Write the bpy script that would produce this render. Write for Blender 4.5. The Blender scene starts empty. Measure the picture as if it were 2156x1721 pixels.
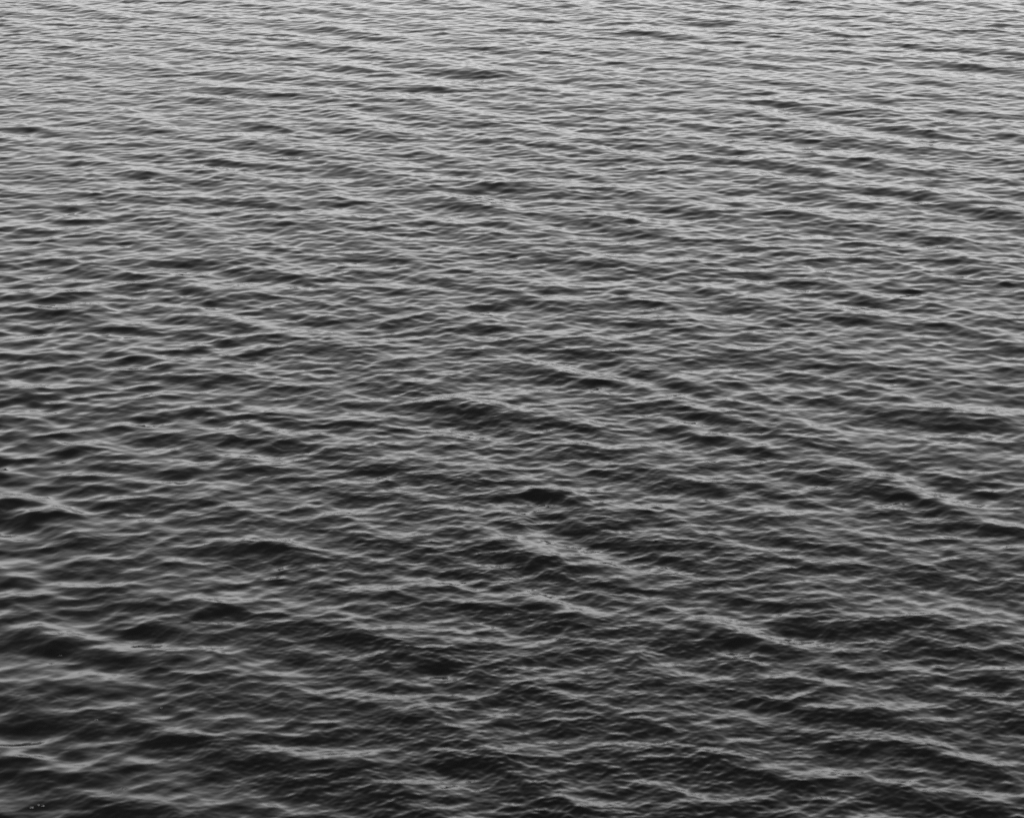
import bpy, math
import numpy as np

sc = bpy.context.scene
# ---------------------------------------------------------------- camera
CAM_H = 10.0
PITCH = 20.0                      # degrees below the horizontal
cam_d = bpy.data.cameras.new("camera")
cam = bpy.data.objects.new("camera", cam_d)
sc.collection.objects.link(cam)
cam.location = (0, 0, CAM_H)
cam.rotation_euler = (math.radians(90 - PITCH), 0, 0)
cam_d.sensor_fit = 'HORIZONTAL'
cam_d.sensor_width = 36.0
cam_d.lens = 36.0 * 5433 / 2156   # a short telephoto
cam_d.clip_start = 0.1
cam_d.clip_end = 20000
cam_d.dof.use_dof = True
cam_d.dof.focus_distance = 38.0
cam_d.dof.aperture_fstop = 3.2
sc.camera = cam

# ---------------------------------------------------------------- world (black and white photograph: the sky is neutral)
SUN_EL, SUN_ROT = math.radians(22), math.radians(195)
w = bpy.data.worlds.new("World")
sc.world = w
w.use_nodes = True
nt = w.node_tree
nt.nodes.clear()
sky = nt.nodes.new('ShaderNodeTexSky')
sky.sky_type = 'NISHITA'
sky.sun_disc = False
sky.sun_elevation = SUN_EL
sky.sun_rotation = SUN_ROT
sky.air_density = 1.0
sky.dust_density = 3.0
bw = nt.nodes.new('ShaderNodeRGBToBW')
bg = nt.nodes.new('ShaderNodeBackground')
bg.inputs['Strength'].default_value = 0.15
out = nt.nodes.new('ShaderNodeOutputWorld')
nt.links.new(sky.outputs[0], bw.inputs[0])
# heavy cloud overhead, brighter towards the horizon
tc = nt.nodes.new('ShaderNodeTexCoord'); sx = nt.nodes.new('ShaderNodeSeparateXYZ')
mr = nt.nodes.new('ShaderNodeMapRange'); mr.interpolation_type = 'SMOOTHSTEP'
mr.inputs['From Min'].default_value = .10; mr.inputs['From Max'].default_value = .85
mr.inputs['To Min'].default_value = 1.0; mr.inputs['To Max'].default_value = .37
mu = nt.nodes.new('ShaderNodeMath'); mu.operation = 'MULTIPLY'
nt.links.new(tc.outputs['Generated'], sx.inputs[0])
nt.links.new(sx.outputs['Z'], mr.inputs['Value'])
nt.links.new(bw.outputs[0], mu.inputs[0]); nt.links.new(mr.outputs[0], mu.inputs[1])
nt.links.new(mu.outputs[0], bg.inputs['Color'])
nt.links.new(bg.outputs[0], out.inputs['Surface'])

# ---------------------------------------------------------------- sun behind thick cloud, behind the camera
sd = bpy.data.lights.new("sun", 'SUN')
sd.energy = 0.6
sd.angle = math.radians(25)
sd.color = (1, 1, 1)
sun = bpy.data.objects.new("sun", sd)
sc.collection.objects.link(sun)
# sky rotation is measured from +Y clockwise: direction towards the sun
sdir = (math.sin(SUN_ROT) * math.cos(SUN_EL), math.cos(SUN_ROT) * math.cos(SUN_EL), math.sin(SUN_EL))
from mathutils import Vector
sun.rotation_euler = Vector(sdir).to_track_quat('Z', 'Y').to_euler()

# ---------------------------------------------------------------- exposure
sc.view_settings.view_transform = 'Standard'
sc.view_settings.look = 'None'
sc.view_settings.exposure = 1.45
sc.view_settings.gamma = 1.0
sc.view_settings.use_curve_mapping = False
sc.cycles.use_denoising = False
sc.cycles.max_bounces = 12
sc.cycles.glossy_bounces = 12

# ---------------------------------------------------------------- the sea: wave spectra summed as FFT tiles
def tile(seed, L, N, parts):
    """One random sea tile. parts = (peak wavelength, shortest wavelength, falloff, direction deg, turn, spread, rms slope)"""
    rng = np.random.default_rng(seed)
    k1 = np.fft.fftfreq(N, L / N) * 2 * np.pi
    kx, ky = np.meshgrid(k1, k1)
    k = np.hypot(kx, ky); k[0, 0] = 1e9
    th = np.arctan2(ky, kx)
    hk = np.zeros((N, N), complex)
    for (lp, lmin, p, d0, turn, s, slope) in parts:
        kp, kc = 2 * np.pi / lp, 2 * np.pi / lmin
        S = k ** -p * np.exp(-1.25 * (kp / k) ** 4) * np.exp(-(k / kc) ** 6)
        d = np.radians(d0 + turn * np.log2(np.maximum(k / kp, .5)))
        S = S * np.abs(np.cos((th - d) / 2)) ** (2 * s)
        S[0, 0] = 0
        S *= slope ** 2 / (S * k ** 2).sum()
        g = rng.standard_normal((N, N)) + 1j * rng.standard_normal((N, N))
        hk += g * np.sqrt(S)
    f = N * N
    h = np.fft.ifft2(hk).real * f
    dx = np.fft.ifft2(1j * kx / k * hk).real * f
    dy = np.fft.ifft2(1j * ky / k * hk).real * f
    return [a.astype(np.float32) for a in (h, dx, dy)], L, N

def sample(t, x, y, rot):
    (fields, L, N) = t
    c, s = math.cos(rot), math.sin(rot)
    u = (c * x + s * y) / L * N
    v = (-s * x + c * y) / L * N
    iu = np.floor(u).astype(np.int64); iv = np.floor(v).astype(np.int64)
    fu = (u - iu).astype(np.float32); fv = (v - iv).astype(np.float32)
    def wts(f):
        return (-.5*f + f*f - .5*f**3, 1 - 2.5*f*f + 1.5*f**3, .5*f + 2*f*f - 1.5*f**3, -.5*f*f + .5*f**3)
    wu, wv = wts(fu), wts(fv)
    res = [np.zeros(x.shape, np.float32) for _ in fields]
    for j in range(4):
        jj = (iv + j - 1) % N
        for i in range(4):
            idx = jj * N + (iu + i - 1) % N
            ww = wu[i] * wv[j]
            for r, fl in zip(res, fields):
                r += ww * fl.ravel()[idx]
    h, a, b = res
    return h, c * a - s * b, s * a + c * b

def vnoise(x, y, scale, seed):
    """smooth value noise for wind patches"""
    rng = np.random.default_rng(seed)
    T = rng.random((256, 256)).astype(np.float32)
    u, v = x / scale, y / scale
    iu, iv = np.floor(u).astype(int), np.floor(v).astype(int)
    fu, fv = u - iu, v - iv
    fu, fv = fu*fu*(3-2*fu), fv*fv*(3-2*fv)
    g = lambda a, b: T[a % 256, b % 256]
    return (g(iv, iu)*(1-fu)+g(iv, iu+1)*fu)*(1-fv) + (g(iv+1, iu)*(1-fu)+g(iv+1, iu+1)*fu)*fv

# <crests>
# single crests and troughs of the sea: (x, y, heading of the crest, half length, half width, strength; minus = slope turned away)
CRESTS = [
    (-4.86,50.07,-0.362,0.46,0.212,0.80), (5.78,48.24,-0.550,0.42,0.240,1.30), (8.94,46.04,0.061,0.33,0.226,1.20), (-0.44,46.71,0.000,0.37,0.232,0.80), (0.36,46.02,-0.754,0.59,0.165,0.90),
    (-0.65,44.58,-0.179,0.85,0.240,1.00), (-3.15,45.15,-0.532,0.46,0.188,0.80), (-1.33,43.49,-0.217,0.25,0.170,0.90), (4.33,47.25,-0.520,0.68,0.206,1.00), (1.78,46.14,-0.133,0.30,0.193,0.70),
    (-7.80,45.35,-0.574,0.65,0.211,0.80), (1.32,42.14,-0.322,0.54,0.234,1.00), (3.26,43.22,-0.426,0.52,0.183,0.70), (-7.84,40.69,-0.370,0.26,0.192,1.20), (-7.08,40.25,-0.315,0.51,0.216,1.00),
    (-0.87,40.74,-0.721,0.36,0.174,0.90), (-4.96,38.96,-0.270,0.28,0.183,0.80), (-3.66,38.20,-0.406,0.76,0.211,1.10), (2.59,38.84,-0.343,0.31,0.178,0.80), (3.65,38.45,-0.477,0.31,0.185,1.10),
    (4.49,38.10,-0.389,0.52,0.254,1.20), (2.74,40.04,-0.352,0.31,0.187,0.80), (-0.20,36.95,-0.076,0.35,0.215,1.00), (3.89,36.79,-0.312,0.61,0.224,1.00), (-4.69,37.26,-0.746,0.70,0.161,1.00),
    (-3.50,36.17,-0.491,0.74,0.220,1.10), (7.29,36.69,-0.409,0.23,0.176,1.00), (5.55,36.72,-0.393,0.52,0.177,0.90), (-5.64,36.50,-0.599,0.28,0.157,0.90), (5.31,32.09,-0.308,0.48,0.207,1.10),
    (1.35,31.23,-0.113,0.44,0.174,0.90), (-1.29,31.89,-0.547,0.28,0.141,1.00), (-4.71,32.13,0.272,0.23,0.129,1.30), (-3.93,31.56,-0.500,0.46,0.200,1.20), (-2.73,30.79,-0.581,0.53,0.143,0.90),
    (-0.30,30.30,-0.348,0.33,0.156,1.00), (-3.05,29.44,0.139,0.26,0.120,1.00), (2.99,29.20,-0.336,0.61,0.187,1.10), (2.02,28.15,-0.347,0.31,0.162,1.00), (-0.70,28.19,0.347,0.29,0.137,0.80),
    (-0.51,27.07,-0.234,0.56,0.217,1.20), (1.77,26.66,-0.507,0.26,0.147,1.10), (2.27,26.35,0.000,0.23,0.141,1.20), (2.84,26.13,-0.466,0.38,0.156,1.00), (5.00,26.99,-0.401,0.39,0.181,1.30),
    (3.97,24.79,-0.150,0.22,0.157,1.10), (4.31,24.48,-0.761,0.21,0.120,1.10), (0.37,24.82,0.000,0.16,0.120,1.10), (-2.54,23.25,-0.027,0.43,0.142,1.20), (-3.27,25.49,-0.148,0.47,0.143,1.10),
    (-2.71,21.94,0.108,0.20,0.120,1.10), (-4.69,22.54,0.000,0.19,0.126,1.30), (0.77,22.90,-0.555,0.24,0.120,1.00), (1.23,22.48,-0.600,0.27,0.120,1.20), (0.27,21.98,-0.602,0.32,0.120,1.10),
    (-0.25,23.65,-0.360,0.43,0.137,1.00), (1.86,21.30,0.000,0.39,0.147,1.30), (-4.31,21.18,-0.287,0.35,0.139,1.00), (-4.85,24.07,-0.311,0.35,0.172,1.00), (-0.73,20.71,0.000,0.23,0.120,0.80),
    (4.27,20.45,-0.218,0.22,0.134,1.20), (-1.73,19.00,-0.016,0.53,0.120,1.20), (3.45,18.24,-0.116,0.34,0.120,1.30), (2.84,19.77,-0.304,0.33,0.137,0.90), (2.72,21.60,-0.354,0.27,0.125,0.90),
    (3.68,21.03,-0.294,0.26,0.137,0.90), (-3.59,20.28,-0.247,0.27,0.131,0.90), (-1.09,21.87,-0.168,0.32,0.120,0.60), (-3.92,24.05,-0.207,0.30,0.120,0.90), (2.60,23.62,-0.362,0.34,0.146,0.70),
    (4.61,23.03,-0.328,0.36,0.141,0.90), (-2.06,27.09,-0.201,0.38,0.145,0.70), (-5.67,30.97,-0.046,0.42,0.188,0.70), (-4.55,33.03,-0.057,0.38,0.176,0.90), (3.60,26.20,-0.541,0.42,0.120,0.80),
    (-0.48,27.66,-0.295,0.74,0.172,-1.20), (0.48,23.77,-0.840,0.70,0.120,-1.30), (1.43,22.88,-0.590,0.59,0.120,-1.20), (0.11,25.49,-0.789,1.07,0.120,-1.00), (1.40,24.51,-0.369,0.59,0.126,-0.80),
    (2.31,21.49,-0.601,0.74,0.137,-1.30), (-3.67,21.36,-0.414,0.86,0.135,-1.30), (1.97,27.80,-0.810,0.89,0.120,-1.00), (3.05,26.70,-0.770,0.67,0.120,-1.00), (4.13,25.25,-0.795,0.90,0.120,-1.00),
    (-1.69,19.15,0.014,0.59,0.120,-1.20), (-4.71,24.61,-0.606,0.71,0.120,-1.10), (4.71,27.80,-0.882,0.83,0.120,-0.90), (5.25,26.71,-1.213,0.80,0.120,-0.80), (1.52,19.13,-0.287,0.75,0.120,-0.90),
    (1.83,23.99,-0.805,0.52,0.120,-1.00), (0.19,22.52,-0.849,0.82,0.120,-0.90), (-0.90,20.10,-0.500,0.48,0.120,-1.00), (-1.94,23.21,-0.774,0.42,0.120,-1.10), (-5.01,32.41,-0.788,1.49,0.120,-0.90),
    (-6.44,38.74,-0.381,1.18,0.218,-0.70), (-3.86,42.04,-0.619,1.76,0.200,-0.60), (-1.74,32.51,-0.684,0.84,0.146,-0.70), (4.78,41.54,-0.844,2.00,0.195,-0.80), (1.49,36.92,-0.451,1.23,0.213,-0.70),
    (3.86,31.68,-0.702,1.10,0.150,-0.80), (-2.61,50.72,-0.438,1.70,0.280,-0.70), (1.56,48.86,-0.164,1.37,0.285,-0.50), (2.51,19.01,-0.879,0.43,0.120,-1.00), (3.55,19.22,-0.586,0.54,0.120,-0.80),
    (-3.76,19.05,-0.455,0.48,0.120,-1.00), (-3.15,19.17,-0.654,0.28,0.120,-1.00), (-2.06,18.52,-0.169,0.24,0.120,-1.00), (-4.16,20.09,-0.017,0.27,0.120,-1.00), (-3.29,20.64,-0.134,0.54,0.120,-0.80),
    (2.38,24.95,-0.734,0.50,0.120,-0.80), (-0.72,18.62,-0.219,0.28,0.120,-0.90), (-2.94,27.09,-0.768,0.77,0.120,-0.60), (-1.08,22.55,0.132,0.64,0.120,-0.90),
]
FLECKS = [(-3.822, 18.224, 0.020), (-3.767, 18.264, 0.022), (-3.538, 19.728, 0.018), (-3.149, 18.516, 0.018), (-3.211, 18.440, 0.015), (-4.061, 21.045, 0.015), (-3.012, 19.975, 0.014), (-3.269, 20.180, 0.012)]
# </crests>
PACKET = .115

# polar sheet: fine where the photograph looks, coarse elsewhere, reaching the horizon
def graded(segs):
    v = [segs[0][0]]
    for a, b, s0, s1 in segs:
        n = max(1, int(round((b - a) / ((s0 + s1) / 2))))
        t = np.arange(1, n + 1) / n
        v += list(a + (b - a) * (s0 * t + (s1 - s0) * t * t / 2) / ((s0 + s1) / 2))
    return np.array(v)
rad = graded([(0.5, 8, 1.0, .06), (8, 16.2, .06, .013), (16.2, 35, .013, .028), (35, 58, .028, .045),
              (58, 150, .045, 1.5), (150, 800, 1.5, 40), (800, 9000, 40, 900)])
ang_half = graded([(0, 13.8, .025, .025), (13.8, 27, .025, .05), (27, 60, .05, .5), (60, 180, .5, 5)])
ang = np.radians(np.concatenate([-ang_half[:0:-1], ang_half[:-1]]))       # measured from +Y
NR, NA = len(rad), len(ang)
R, A = np.meshgrid(rad, ang, indexing='ij')
X = (R * np.sin(A)).ravel(); Y = (R * np.cos(A)).ravel()
dr = np.gradient(rad); da = np.abs(np.gradient(ang)); da[0] = da[-1] = math.radians(6)
cell = np.maximum(dr[:, None], 0) + 0 * A
cell = np.maximum(cell, np.minimum(R * da[None, :], 1e3)).ravel()
print("water verts", NR, NA, NR * NA)

def keep(lam):          # fade a band out where the sheet is too coarse to carry it
    return np.clip((lam / cell - 2.0) / 3.0, 0, 1).astype(np.float32)

t_long = tile(3, 71.0, 2048, [(2.0, .6, 4.3, 47, 8, 14, .054), (1.0, .34, 4.0, 72, 16, 4.0, .046)])
t_mid = tile(8, 23.0, 2048, [(.54, .13, 3.6, 84, 14, 3.6, .078)])
t_slick = tile(14, 29.0, 1024, [(.95, .22, 3.9, 88, 6, 5.0, .095)])       # the smoother water of the calm patch
t_fine = tile(21, 6.1, 1024, [(.20, .05, 3.5, 100, 6, 3.5, .115)])

wind = vnoise(X + 3, Y, 9.0, 5) * .6 + vnoise(X, Y + 7, 3.6, 6) * .4
calm = np.clip((-.2 - X - (Y - 18) * .10) / 4.5 + .6 * (wind - .5), 0, 1) * np.clip((44 - Y) / 18, 0, 1)
rip = np.clip(.30 + 1.25 * wind, 0, 1.5) * (1 - .55 * calm)

h = np.zeros(X.shape, np.float32); DX = h.copy(); DY = h.copy()
for t, rot, amp, lam, ch in ((t_long, 0.0, 1.0, .7, 1.0), (t_mid, 0.0, (.8 + .4 * wind) * (1 - .35 * calm), .2, .8),
                             (t_slick, 0.0, calm, .3, .9), (t_fine, 0.0, rip, .07, .35)):
    if t is t_fine:     # ripples gather on the steep faces of the longer waves and leave the backs slicker
        amp = rip * (.5 + .8 / (1 + np.exp(-1.2 * DY / DY[cell < .1].std())))
    a, b, c = sample(t, X, Y, rot)
    m = keep(lam) * amp
    h += a * m; DX += b * m * ch; DY += c * m * ch
for (cx, cy, hd, hl, hw, st) in CRESTS:
    near = np.flatnonzero((np.abs(X - cx) < hl * 1.6 + hw * 4) & (np.abs(Y - cy) < hl * 1.6 + hw * 4))
    rx, ry = X[near] - cx, Y[near] - cy
    al = rx * math.cos(hd) + ry * math.sin(hd)
    ac = -rx * math.sin(hd) + ry * math.cos(hd) + .35 * hw * np.sin(al * 2.1 / max(hl, .3) + cx * 3)
    env = np.exp(-(al / (hl * 1.15)) ** 4) * np.exp(-(ac / (1.7 * hw)) ** 2 / 2)
    h[near] += (PACKET * st * min(1, 38 / math.hypot(cx, cy)) * hw * np.sin(ac / hw) * env).astype(np.float32)
lee = 1 - .27 * np.clip((Y - 24) / 22, 0, 1) * np.clip((400 - Y) / 200, 0, 1)      # the breeze is a little lighter further out
h *= lee; DX *= lee; DY *= lee
V = np.stack([X + DX, Y + DY, h], 1).astype(np.float32)

i = np.arange(NR - 1)[:, None]; j = np.arange(NA)[None, :]; j2 = (j + 1) % NA
Q = np.stack([i * NA + j, i * NA + j2, (i + 1) * NA + j2, (i + 1) * NA + j], -1).reshape(-1, 4)
Q = Q[:, ::-1]
V = np.vstack([V, [[0, 0, 0]]]).astype(np.float32)
cidx = len(V) - 1
T3 = np.stack([np.arange(NA), np.full(NA, cidx), (np.arange(NA) + 1) % NA], 1)
T3 = T3[:, ::-1]
me = bpy.data.meshes.new("water")
me.vertices.add(len(V)); me.vertices.foreach_set("co", V.ravel())
loops = np.concatenate([Q.ravel(), T3.ravel()]).astype(np.int32)
starts = np.concatenate([np.arange(len(Q)) * 4, len(Q) * 4 + np.arange(len(T3)) * 3]).astype(np.int32)
me.loops.add(len(loops)); me.loops.foreach_set("vertex_index", loops)
me.polygons.add(len(starts)); me.polygons.foreach_set("loop_start", starts)
me.update(calc_edges=True)
me.polygons.foreach_set("use_smooth", np.zeros(len(starts), bool))
me.update()
water = bpy.data.objects.new("water", me)
sc.collection.objects.link(water)
water["kind"] = "structure"
water["label"] = "dark rippled open sea with diagonal wave crests under an overcast sky"
water["category"] = "water"
print("up:", me.polygons[1000].normal, me.polygons[len(starts)-1].normal)

# ---------------------------------------------------------------- water material
m = bpy.data.materials.new("sea_water"); m.use_nodes = True
n = m.node_tree; n.nodes.clear()
o = n.nodes.new('ShaderNodeOutputMaterial')
p = n.nodes.new('ShaderNodeBsdfPrincipled')
p.inputs['Base Color'].default_value = (.002, .002, .002, 1)
p.inputs['IOR'].default_value = 1.333
p.inputs['Roughness'].default_value = .06
geo = n.nodes.new('ShaderNodeNewGeometry')
no = n.nodes.new('ShaderNodeTexNoise'); no.inputs['Scale'].default_value = 22; no.inputs['Detail'].default_value = 3
mp = n.nodes.new('ShaderNodeMapping'); mp.inputs['Rotation'].default_value = (0, 0, math.radians(28)); mp.inputs['Scale'].default_value = (.45, 1, 1)
bu = n.nodes.new('ShaderNodeBump'); bu.inputs['Distance'].default_value = .006; bu.inputs['Strength'].default_value = .5
n.links.new(geo.outputs['Position'], mp.inputs['Vector'])
n.links.new(mp.outputs[0], no.inputs['Vector'])
n.links.new(no.outputs[0], bu.inputs['Height'])
n.links.new(p.outputs[0], o.inputs['Surface'])
me.materials.append(m)

# ---------------------------------------------------------------- a few flecks of foam drifting on the near water
rng = np.random.default_rng(4)
fv, ff = [], []
for (fx, fy, fl) in FLECKS:
    q = int(np.argmin((V[:-1, 0] - fx) ** 2 + (V[:-1, 1] - fy) ** 2))
    z = float(V[q, 2])
    for b in range(5):                      # each fleck is a little raft of flattened bubbles
        bx, by = fx + rng.normal() * fl * .7, fy + rng.normal() * fl * .3
        rr = fl * rng.uniform(.15, .38)
        base = len(fv)
        fv.append((bx, by, z + rr * .3 + .002))
        for ring, (kr, kz) in enumerate(((.6, .5), (1.0, .1), (.9, -.5))):
            for a_ in range(10):
                t_ = a_ * math.tau / 10
                fv.append((bx + rr * kr * math.cos(t_), by + rr * kr * math.sin(t_), z + rr * kz * .5 + .002))
        for a_ in range(10):
            a2 = (a_ + 1) % 10
            ff.append((base, base + 1 + a_, base + 1 + a2))
            for ring in range(2):
                o0 = base + 1 + ring * 10; o1 = o0 + 10
                ff.append((o0 + a_, o1 + a_, o1 + a2, o0 + a2))
fm = bpy.data.meshes.new("foam"); fm.from_pydata(fv, [], ff); fm.update()
foam = bpy.data.objects.new("foam", fm); sc.collection.objects.link(foam)
foam["kind"] = "stuff"
foam["label"] = "tiny pale flecks of foam scattered on the dark near water at lower left"
foam["category"] = "foam"
mf = bpy.data.materials.new("foam"); mf.use_nodes = True
pf = mf.node_tree.nodes["Principled BSDF"]
pf.inputs['Base Color'].default_value = (0.10, 0.10, 0.10, 1); pf.inputs['Roughness'].default_value = .5
fm.materials.append(mf)
